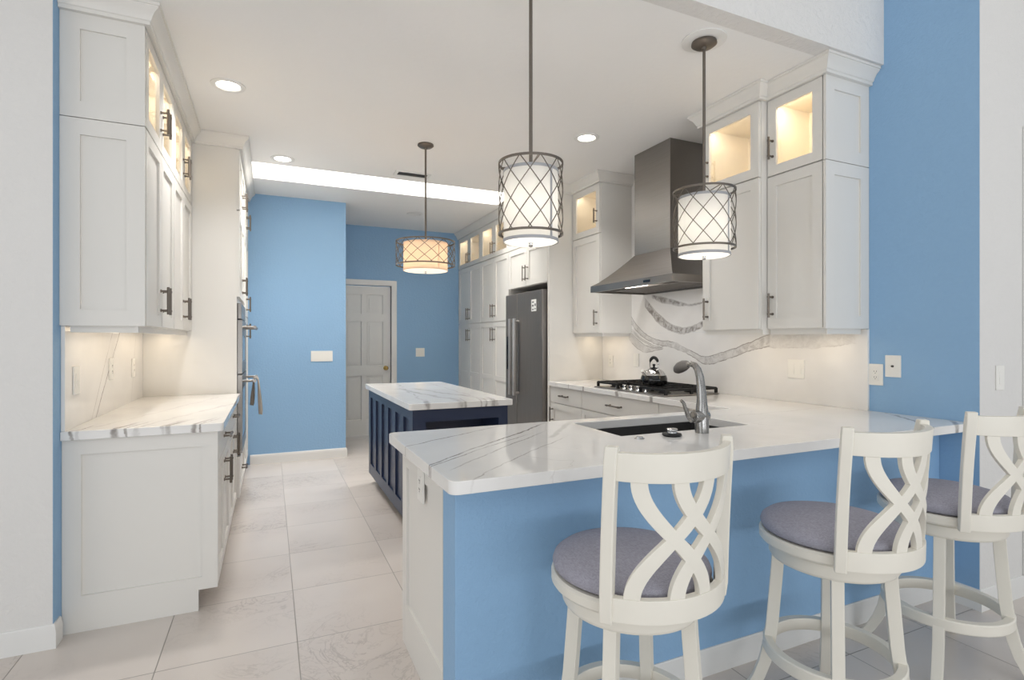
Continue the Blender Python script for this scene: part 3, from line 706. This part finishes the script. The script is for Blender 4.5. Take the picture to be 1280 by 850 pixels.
# kettle on the middle-near grate
t = thing('kettle', 'rounded black and chrome whistling kettle on the cooktop', 'kettle', (2.83, 3.48, ZC+.058))
kz = ZC+.0585
obj('body', lathe(NB(), [(0, 0), (.085, 0), (.098, .008), (.105, .03), (.104, .055), (.096, .078)], (2.83, 3.48, kz), 36), 'black_gloss', t)
obj('shoulder', lathe(NB(), [(.0962, .078), (.09, .09), (.076, .108), (.058, .122), (.04, .13), (.034, .132)], (2.83, 3.48, kz), 36), 'chrome', t, label='polished chrome shoulder')
obj('lid', lathe(NB(), [(.0345, .1315), (.03, .138), (.01, .142), (.007, .15), (.013, .158), (.01, .168), (0, .169)], (2.83, 3.48, kz), 24), 'black_gloss', t)
bm = NB(); pts = []
for i in range(15):
    a = math.pi*(-.12+1.24*i/14); pts.append((2.83, 3.48-math.cos(a)*.052, kz+.155+math.sin(a)*.062))
pts = [(2.83, 3.48-.05, kz+.118)]+pts+[(2.83, 3.48+.05, kz+.118)]
tube(bm, pts, .0055, 8); obj('handle_frame', bm, 'chrome', t)
bm = NB(); pts = [(2.83, 3.48-math.cos(a)*.053, kz+.156+math.sin(a)*.064) for a in [math.pi*(.15+.7*i/10) for i in range(11)]]
tube(bm, pts, [.008, .011]+[.0125]*7+[.011, .008], 10); obj('handle_grip', bm, 'black_rubber', t, label='black grip')
bm = NB(); tube(bm, [(2.76, 3.48, kz+.07), (2.735, 3.48, kz+.095), (2.712, 3.48, kz+.115)], [.02, .016, .013], 12); obj('spout', bm, 'chrome', t)
# ---------------------------------------------------------------- peninsula cabinet, sink, tap
t = thing('peninsula_cabinet', 'white sink cabinet behind the blue half wall, its panelled end facing the aisle', 'base cabinet', (1.6, 2.11, 0))
bm = NB(); relief(bm, XYZ, [.566, SX0-.03, SX1+.03, XBF-.002], [1.802, SY0-.03, SY1+.03, 2.42], [[ZC-CT-.001]*3, [ZC-CT-.001, .66, ZC-CT-.001], [ZC-CT-.001]*3], .001)
obj('body', bm, 'cabinet_paint', t)
obj('end_panel', relief(NB(), faceL(.566), [1.801, 1.805, 2.345, 2.421], [.001, .19, .80, ZC-CT-.0015], [[.018, .018, .018], [.018, .007, .018], [.018]*3], 0), 'cabinet_paint', t)
t = thing('kitchen_sink', 'dark undermount sink in the peninsula worktop', 'sink', ((SX0+SX1)/2, (SY0+SY1)/2, .7))
zt = ZC-CT-.0005
obj('basin', relief(NB(), XYZ, [SX0-.02, SX0-.002, SX1+.002, SX1+.02], [SY0-.02, SY0-.002, SY1+.002, SY1+.02], [[zt]*3, [zt, .70, zt], [zt]*3], .67), 'sink_composite', t)
obj('drain', lathe(NB(), [(0, .7005), (.045, .7005), (.045, .705), (.03, .703), (0, .703)], (1.78, 2.15, 0), 24), 'chrome', t)
t = thing('kitchen_tap', 'brushed steel pull-out tap rising at the near edge of the sink', 'tap', (1.785, 1.862, ZC))
bx, by = 1.785, 1.862; z = ZC+.0005
bm = NB(); pts = []; rs = []
prof = [(0, 0, .031), (0, .004, .031), (0, .06, .030), (0, .10, .0275), (0, .15, .022), (.004, .20, .0195), (.012, .25, .018), (.026, .285, .016), (.045, .303, .0145), (.07, .308, .0135), (.095, .304, .013)]
tube(bm, [(bx, by+d, z+h) for d, h, r in prof], [r for d, h, r in prof], 24); obj('body', bm, 'faucet_steel', t)
bm = NB(); tube(bm, [(bx, by+d, z+h) for d, h in ((.085, .3055), (.095, .304), (.115, .299), (.14, .289), (.162, .277), (.174, .270))], [.0135, .02, .026, .027, .022, .012], 20)
obj('spray_head', bm, 'steel_dark', t, label='dark oval spray head')
bm = NB(); lathe(bm, [(0, -.03), (.025, -.03), (.029, -.024), (.029, .030), (.024, .05), (.012, .062), (0, .064)], (bx-.02, by, z+.075), 20, 'x')
obj('valve', bm, 'faucet_steel', t)
bm = NB(); tube(bm, [(bx-.035, by+.01, z+.068), (bx-.06, by+.002, z+.060), (bx-.082, by-.004, z+.078), (bx-.10, by-.006, z+.112), (bx-.112, by-.006, z+.14), (bx-.126, by-.006, z+.152)], [.011, .012, .0105, .0085, .0075, .007], 12)
obj('lever', bm, 'faucet_steel', t)
tag(obj('air_switch', lathe(NB(), [(0, .0005), (.022, .0005), (.022, .004), (.015, .006), (.014, .010), (0, .010)], (1.43, 1.853, ZC), 28), 'chrome'), 'small flat chrome button in the worktop, left of the strainer', 'button')
t = thing('sink_strainer', 'black-rimmed steel strainer plug lying between the chrome button and the tap', 'strainer', (1.605, 1.853, ZC))
obj('rim', lathe(NB(), [(0, .0005), (.038, .0005), (.043, .006), (.04, .011), (.024, .013), (0, .013)], (1.605, 1.853, ZC), 28), 'black_rubber', t, label='black rubber rim')
obj('cap', lathe(NB(), [(0, .0131), (.02, .0131), (.018, .02), (.024, .024), (.024, .031), (.02, .033), (0, .033)], (1.605, 1.853, ZC), 28), 'chrome', t, label='silver cap')
# ---------------------------------------------------------------- island
t = thing('kitchen_island', 'navy blue island cabinet with battened side in mid-kitchen', 'island', (1.2, 4.35, 0))
IX0, IX1, IY0, IY1 = .858, 1.545, 3.50, 5.22; it = ZC-CT-.001
obj('body', relief(NB(), faceV(IY0), [IX0+.016, IX0+.09, IX1-.07, IX1], [.10, .2, it-.085, it], [[0, 0, 0], [0, -.32, 0], [0, 0, 0]], -(IY1-IY0)), 'navy_paint', t)
n = 6; us = [IY0]; wv = (IY1-IY0)
for k in range(n):
    a = IY0+.07+k*(wv-.09)/n; us += [a, a+(wv-.09)/n-.075]
us += [IY1]; m = len(us)-1
obj('side_panel', relief(NB(), faceL(IX0+.016), us, [.10, .20, it-.075, it], [[.016]*m, [.002 if i % 2 else .016 for i in range(m)], [.016]*m], 0), 'navy_paint', t)
obj('toe_kick', box(NB(), IX0+.09, IX1-.06, IY0+.05, IY1-.02, 0, .10), 'toe_kick_paint', t)
quartz('quartz_island', [seg((.95, 3.44, 0), (1.1, 5.2, 0), .016, .2, .3, .1), seg((1.22, 3.44, 0), (1.0, 4.6, 0), .03, .2, .4, .1), seg((1.42, 3.44, 0), (1.15, 4.6, 0), .025, .2, .4, .1), seg((1.36, 3.44, 0), (1.42, 5.0, 0), .012, .15, .3, .1)]
       +[((x, 3.465, 0), (.2, 1, 0), (1, -.2, 0), w, .10, .8, -.08, .30) for x, w in ((.95, .025), (1.17, .03), (1.21, .012), (1.33, .008), (1.37, .010), (1.43, .028))], faint=.2)
bm = slab(NB(), [IX0-.03, IX1+.03], [IY0-.035, IY1+.03], [[1]], ZC-CT, ZC, [(IX0-.03, IY0-.035), (IX1+.03, IY0-.035), (IX0-.03, IY1+.03), (IX1+.03, IY1+.03)], .02)
tag(obj('countertop', bm, 'quartz_island'), 'white veined quartz top of the navy island', 'countertop')
# ---------------------------------------------------------------- pendants
def pendant(label, x, y, ztop, R, H, sr, s0, s1, nb, turn, mat, dif, power, lampcol, trim=False, group=None, rod=.008, amber=False):
    t = thing('pendant_lamp', label, 'pendant lamp', (x, y, CEIL), group=group)
    obj('ceiling_plate', lathe(NB(), [(0, -.001), (.064, -.001), (.066, -.012), (.05, -.024), (.014, -.028), (.012, -.04), (0, -.04)], (x, y, CEIL-(.012 if trim else 0)), 32), 'lamp_metal', t)
    if trim: obj('trim_ring', lathe(NB(), [(.0, -.0005), (.115, -.0005), (.115, -.006), (.085, -.0115), (0, -.0115)], (x, y, CEIL), 40), 'trim_paint', t, label='white ceiling trim ring')
    obj('rod', tube(NB(), [(x, y, CEIL-.03), (x, y, s1-.06)], rod, 12), 'lamp_metal', t)
    bm = NB()
    for z in (ztop, ztop-H):
        lathe(bm, [(R-.003, z-.005), (R+.003, z-.005), (R+.003, z+.005), (R-.003, z+.005)], (x, y, 0), 48, closed=True)
    for k in range(3):
        a = 2*math.pi*k/3+.3; tube(bm, [(x, y, ztop-.012), (x+math.cos(a)*R, y+math.sin(a)*R, ztop-.002)], .003, 6)
    for d in (-1, 1):
        for k in range(nb):
            a0 = 2*math.pi*k/nb+.15
            tube(bm, [(x+math.cos(a0+d*turn*i/14)*R, y+math.sin(a0+d*turn*i/14)*R, ztop-H*i/14) for i in range(15)], .0023, 5)
    obj('cage', bm, 'lamp_metal', t, label='diamond lattice metal cage')
    bm = NB(); lathe(bm, [(sr, s0), (sr, s1), (sr-.003, s1), (sr-.003, s0)], (x, y, 0), 48, closed=True); sh = obj('shade', bm, mat, t, label='fabric drum shade')
    for z0, z1 in ((s0-.001, s0+.013), (s1-.012, s1+.001)):
        obj('trim_band', lathe(NB(), [(sr+.0002, z0), (sr+.0022, z0), (sr+.0022, z1), (sr+.0002, z1)], (x, y, 0), 48, closed=True), 'shade_trim' if not amber else 'shade_amber', sh)
    a = math.radians(-70); fs_ = Frame((x+math.cos(a)*sr, y+math.sin(a)*sr, 0), (-math.sin(a), math.cos(a), 0), (0, 0, 1), (math.cos(a), math.sin(a), 0))
    obj('seam', box(NB(), -.006, .006, s0+.013, s1-.012, -.0005, .0015, fr=fs_), 'shade_trim' if not amber else 'shade_amber', sh, label='vertical fabric seam')
    bm = NB(); lathe(bm, [(0, s0-.003), (sr-.012, s0-.003), (sr-.004, s0+.001), (sr-.004, s0+.006), (0, s0+.006)], (x, y, 0), 48)
    obj('diffuser', bm, dif, t, label='round glowing diffuser')
    obj('finial', lathe(NB(), [(0, s0-.022), (.008, s0-.02), (.011, s0-.013), (.007, s0-.006), (.012, s0-.003), (0, s0-.0031)], (x, y, 0), 16), 'chrome', t)
    lamp('pendant_bulb', 'POINT', (x, y, (s0+s1)/2), power, lampcol, .035)
g = 'pendants above the peninsula'
pendant('caged drum pendant hanging over the aisle end of the peninsula worktop', 1.067, 2.16, 2.15, .143, .315, .122, 1.798, 2.118, 10, 1.65, 'shade_cream', 'diffuser_glow', L_PEND, SOFT, group=g)
pendant('caged drum pendant over the sink, in front of the right-hand wall cabinets', 2.11, 2.185, 2.15, .158, .30, .132, 1.808, 2.12, 10, 1.6, 'shade_cream', 'diffuser_glow', L_PEND, SOFT, True, group=g)
pendant('wide shallow amber drum pendant over the navy island', 1.16, 4.29, 2.16, .238, .19, .178, 1.925, 2.15, 14, .95, 'shade_amber', 'diffuser_amber', L_PEND*.9, (1, .84, .66), amber=True)
# ---------------------------------------------------------------- ceiling fittings
def downlight(label, x, y, on=True):
    t = thing('recessed_light', label, 'ceiling light', (x, y, CEIL), group='recessed ceiling lights')
    obj('trim_ring', lathe(NB(), [(.068, -.0005), (.1, -.0005), (.098, -.006), (.074, -.009), (.066, -.004)], (x, y, CEIL), 36, closed=True), 'trim_paint', t)
    obj('lens', lathe(NB(), [(0, -.0005), (.0655, -.0005), (.0655, -.0035), (0, -.0035)], (x, y, CEIL), 36), 'lens_glow' if on else 'trim_paint', t, label='glowing round lens' if on else 'unlit round lens')
    if on: lamp('downlight_lamp', 'AREA', (x, y, CEIL-.012), L_RECESS, (1, .98, .96), .13)
downlight('lit recessed ceiling light beside the left wall cabinets', -.24, 3.80)
downlight('lit recessed ceiling light just before the skylight, at its left end', .10, 5.14)
downlight('lit recessed ceiling light nearest the range hood', 2.28, 3.62)
downlight('unlit recessed ceiling light beyond the skylight, near the pantry', 1.67, 6.70, False)
t = thing('ceiling_vent', 'slotted grey ceiling vent beside the island pendant', 'vent', (1.25, 5.10, CEIL))
fv = Frame((1.25, 5.11, CEIL-.0005), (1, 0, 0), (0, 1, 0), (0, 0, -1))
obj('vent_frame', relief(NB(), fv, [-.17, -.14, .14, .17], [-.075, -.05, .05, .075], [[.008]*3, [.008, .002, .008], [.008]*3], 0), 'trim_paint', t)
bm = NB()
for k in range(6): box(bm, -.14, .14, -.048+k*.0165, -.040+k*.0165, .0021, .0075, fr=fv)
obj('louvres', bm, 'slot_dark', t, label='dark louvre slats')
# ---------------------------------------------------------------- switches and sockets
def plate(label, fr, u, v, w, h, kind, n=1, cat='switch', name='light_switch', body='plate_plastic'):
    t = thing(name, label, cat, fr(u, v, 0))
    obj('cover_plate', box(NB(), u-w/2, u+w/2, v-h/2, v+h/2, .0005, .007, .002, fr), body, t)
    for k in range(n):
        uu = u+(k-(n-1)/2)*(w-.02)/max(n, 1)
        if kind == 'rocker':
            obj('rocker', relief(NB(), fr, [uu-.0155, uu+.0155], [v-.033, v, v+.033], [[.010], [.0085]], .0065), body, t)
        elif kind == 'outlet':
            o = obj('socket_face', box(NB(), uu-.0165, uu+.0165, v-.034, v+.034, .0065, .0095, .001, fr), body, t)
            bm = NB()
            for dv in (-.017, .017):
                for du in (-.006, .006): box(bm, uu+du-.0012, uu+du+.0012, v+dv-.002, v+dv+.006, .0095, .0102, fr=fr)
                box(bm, uu-.002, uu+.002, v+dv-.010, v+dv-.006, .0095, .0102, fr=fr)
            obj('slots', bm, 'slot_dark', o, label='dark pin slots')
        elif kind == 'jack':
            c = fr(uu, v, 0); bm = NB(); tube(bm, [fr(uu, v, .0065), fr(uu, v, .016)], .006, 12); obj('jack', bm, 'slot_dark', t, label='dark cable jack')
fl = faceR(XL+.016)
plate('white rocker switch on the left backsplash, nearest the worktop end', fl, 3.235, 1.165, .09, .135, 'rocker', 1)
plate('white outlet on the left backsplash, middle one of three plates', fl, 3.86, 1.19, .08, .125, 'outlet', 1, 'outlet', 'power_outlet')
plate('white outlet deepest in the left backsplash, next to the oven cabinet', fl, 4.42, 1.17, .08, .125, 'outlet', 1, 'outlet', 'power_outlet')
plate('four-gang white switch plate on the blue wall left of the door', faceV(YB), .54, 1.175, .235, .12, 'rocker', 4)
plate('white switch plate on the blue wall right of the door', faceV(YD), 2.0, 1.18, .13, .125, 'rocker', 2)
fs = faceL(XS)
plate('white plate with two rockers on the right backsplash, under the wall cabinets', fs, 2.505, 1.165, .125, .125, 'rocker', 2)
plate('pale outlet on the right backsplash, beside the refrigerator panel', fs, 4.66, 1.14, .075, .12, 'outlet', 1, 'outlet', 'power_outlet')
plate('pale switch on the right backsplash behind the kettle', fs, 4.235, 1.165, .08, .125, 'rocker', 1)
fw = faceL(XR)
plate('white outlet on the blue wall just above the worktop', fw, 1.993, 1.157, .082, .125, 'outlet', 1, 'outlet', 'power_outlet')
plate('white cable plate on the blue wall, right of the outlet', fw, 1.897, 1.21, .085, .125, 'jack', 1, 'cable plate', 'cable_plate')
plate('grey-white switch on the white wall right of the blue wall', faceV(1.488), 3.43, 1.165, .075, .125, 'rocker', 1)
plate('white outlet on the white end panel of the peninsula', faceL(.548), 2.085, .785, .09, .13, 'outlet', 1, 'outlet', 'power_outlet')
# ---------------------------------------------------------------- bar stools
SEATZ = .675
def make_stool(leg_turn):
    """faces +Y, back towards -Y; local coordinates"""
    t = thing('bar_stool', '', 'bar stool', (0, 0, 0))
    for k in range(4):
        a = leg_turn+k*math.pi/2; c, s = math.cos(a), math.sin(a)
        prof = [(.172, .60), (.178, .50), (.186, .40), (.194, .30), (.204, .22), (.218, .15), (.240, .085), (.268, .03), (.288, .001)]
        bm = NB(); rings = []
        for i, (r, z) in enumerate(prof):
            wr, wt = .021, .019; q = []
            for (dr, dt) in ((-wr, -wt), (wr, -wt), (wr, wt), (-wr, wt)): q.append(bm.verts.new(((r+dr)*c-dt*s, (r+dr)*s+dt*c, z)))
            rings.append(q)
        for A, B in zip(rings, rings[1:]):
            for i in range(4): bm.faces.new((A[i], A[(i+1) % 4], B[(i+1) % 4], B[i]))
        bm.faces.new(rings[0]); bm.faces.new(rings[-1]); bevel_sharp(bm, .003, 2, 60)
        obj('leg', bm, 'stool_paint', t, world=False)
    obj('foot_ring', lathe(NB(), [(.196, .205), (.222, .205), (.226, .21), (.226, .245), (.222, .25), (.196, .25), (.193, .245), (.193, .21)], n=56, closed=True), 'stool_paint', t, world=False)
    obj('swivel_base', lathe(NB(), [(0, .561), (.19, .561), (.2, .566), (.207, .578), (.207, .612), (.2, .618), (0, .618)], n=56), 'stool_paint', t, world=False)
    obj('seat_frame', lathe(NB(), [(0, .622), (.21, .622), (.234, .624), (.24, .632), (.24, .655), (.232, .662), (0, .662)], n=56), 'stool_paint', t, world=False)
    obj('seat_cushion', lathe(NB(), [(0, .6625), (.215, .6625), (.231, .672), (.236, .686), (.231, .700), (.213, .714), (.17, .726), (.1, .735), (0, .738)], n=56), 'grey_fabric', t, world=False, smooth=70)
    R0, LEAN, Z0, Z1 = .258, .024, .625, 1.078; SP = math.radians(100)
    def P(tt, z, dr=0):                     # tt 0..1 across the back, left to right seen from behind
        a = -math.pi/2-SP/2+SP*tt; k = (z-Z0)/(Z1-Z0)
        return Vector(((R0+dr)*math.cos(a), (R0+dr)*math.sin(a)-LEAN*k*k*.6-LEAN*k*.4, z))
    def arc_band(t0, t1, zf0, zf1, th, n=18, m=3):
        """curved board between t0..t1; zf0/zf1 give lower and upper edge"""
        bm = NB(); G = {}
        for i in range(n+1):
            tt = t0+(t1-t0)*i/n
            for j in range(m+1):
                z = zf0(i/n)+(zf1(i/n)-zf0(i/n))*j/m
                for s in (0, 1): G[i, j, s] = bm.verts.new(P(tt, z, th*(s-.5)))
        for i in range(n):
            for j in range(m):
                for s in (0, 1): bm.faces.new([G[i, j, s], G[i+1, j, s], G[i+1, j+1, s], G[i, j+1, s]])
        for i in range(n):
            for j in (0, m): bm.faces.new([G[i, j, 0], G[i+1, j, 0], G[i+1, j, 1], G[i, j, 1]])
        for j in range(m):
            for i in (0, n): bm.faces.new([G[i, j, 0], G[i, j+1, 0], G[i, j+1, 1], G[i, j, 1]])
        bevel_sharp(bm, .003, 2, 50); return bm
    for e in (0, 1):
        bm = NB(); rings = []; n = 12
        for i in range(n+1):
            z = Z0-.006+(Z1+.008-Z0+.006)*i/n; a = -math.pi/2-SP/2+SP*e; p = P(e, z)
            er = Vector((math.cos(a), math.sin(a), 0)); et = Vector((-math.sin(a), math.cos(a), 0))
            sh = .75 if i in (0, n) else 1
            rings.append([bm.verts.new(p+er*x*sh+et*y) for x, y in ((-.018, -.017), (.020, -.017), (.020, .017), (-.018, .017))])
        for A, B in zip(rings, rings[1:]):
            for i in range(4): bm.faces.new((A[i], A[(i+1) % 4], B[(i+1) % 4], B[i]))
        bm.faces.new(rings[0]); bm.faces.new(rings[-1]); bevel_sharp(bm, .004, 3, 60)
        obj('back_post', bm, 'stool_paint', t, world=False)
    obj('crest_rail', arc_band(.015, .985, lambda f: .998-.004*math.sin(math.pi*f), lambda f: 1.072, .024), 'stool_paint', t, world=False)
    obj('lower_rail', arc_band(.015, .985, lambda f: .628, lambda f: .692, .024), 'stool_paint', t, world=False)
    for (a, b) in ((.16, .60), (.40, .86), (.84, .40), (.60, .14)):
        bm = NB(); n = 26; zt, zb = 1.002, .688; rings = []
        f = lambda x: a+(b-a)*(.5-.5*math.cos(math.pi*x))*1.0
        for i in range(n+1):
            x = i/n; z = zt+(zb-zt)*x; tt = f(x); dt = (f(min(1, x+.01))-f(max(0, x-.01)))/(min(1, x+.01)-max(0, x-.01))*SP*R0; dz = zb-zt
            L = math.hypot(dt, dz); nt, nz = -dz/L, dt/L; w = .0175+.004*abs(math.cos(math.pi*x))
            q = []
            for (sw, sr) in ((-1, -.009), (1, -.009), (1, .009), (-1, .009)):
                q.append(bm.verts.new(P(tt+sw*w*nt/(SP*R0), z+sw*w*nz if 0 < i < n else z, sr)))
            rings.append(q)
        for A, B in zip(rings, rings[1:]):
            for i in range(4): bm.faces.new((A[i], A[(i+1) % 4], B[(i+1) % 4], B[i]))
        bm.faces.new(rings[0]); bm.faces.new(rings[-1]); bevel_sharp(bm, .002, 2, 60)
        obj('back_slat', bm, 'stool_paint', t, world=False)
    return t
labs = ['cream bar stool with grey round seat, nearest the aisle end of the peninsula', 'middle one of the three cream bar stools, below the outlet on the blue wall', 'cream bar stool closest to the white wall on the right, cut by the picture edge']
for (x, y, turn), lab in zip(((1.003, 1.346, 37), (1.855, 1.294, 40), (2.64, 1.335, 22)), labs):
    s = make_stool(math.radians(turn)); s.location = (x, y, 0); tag(s, lab, 'bar stool', 'bar stools along the peninsula')
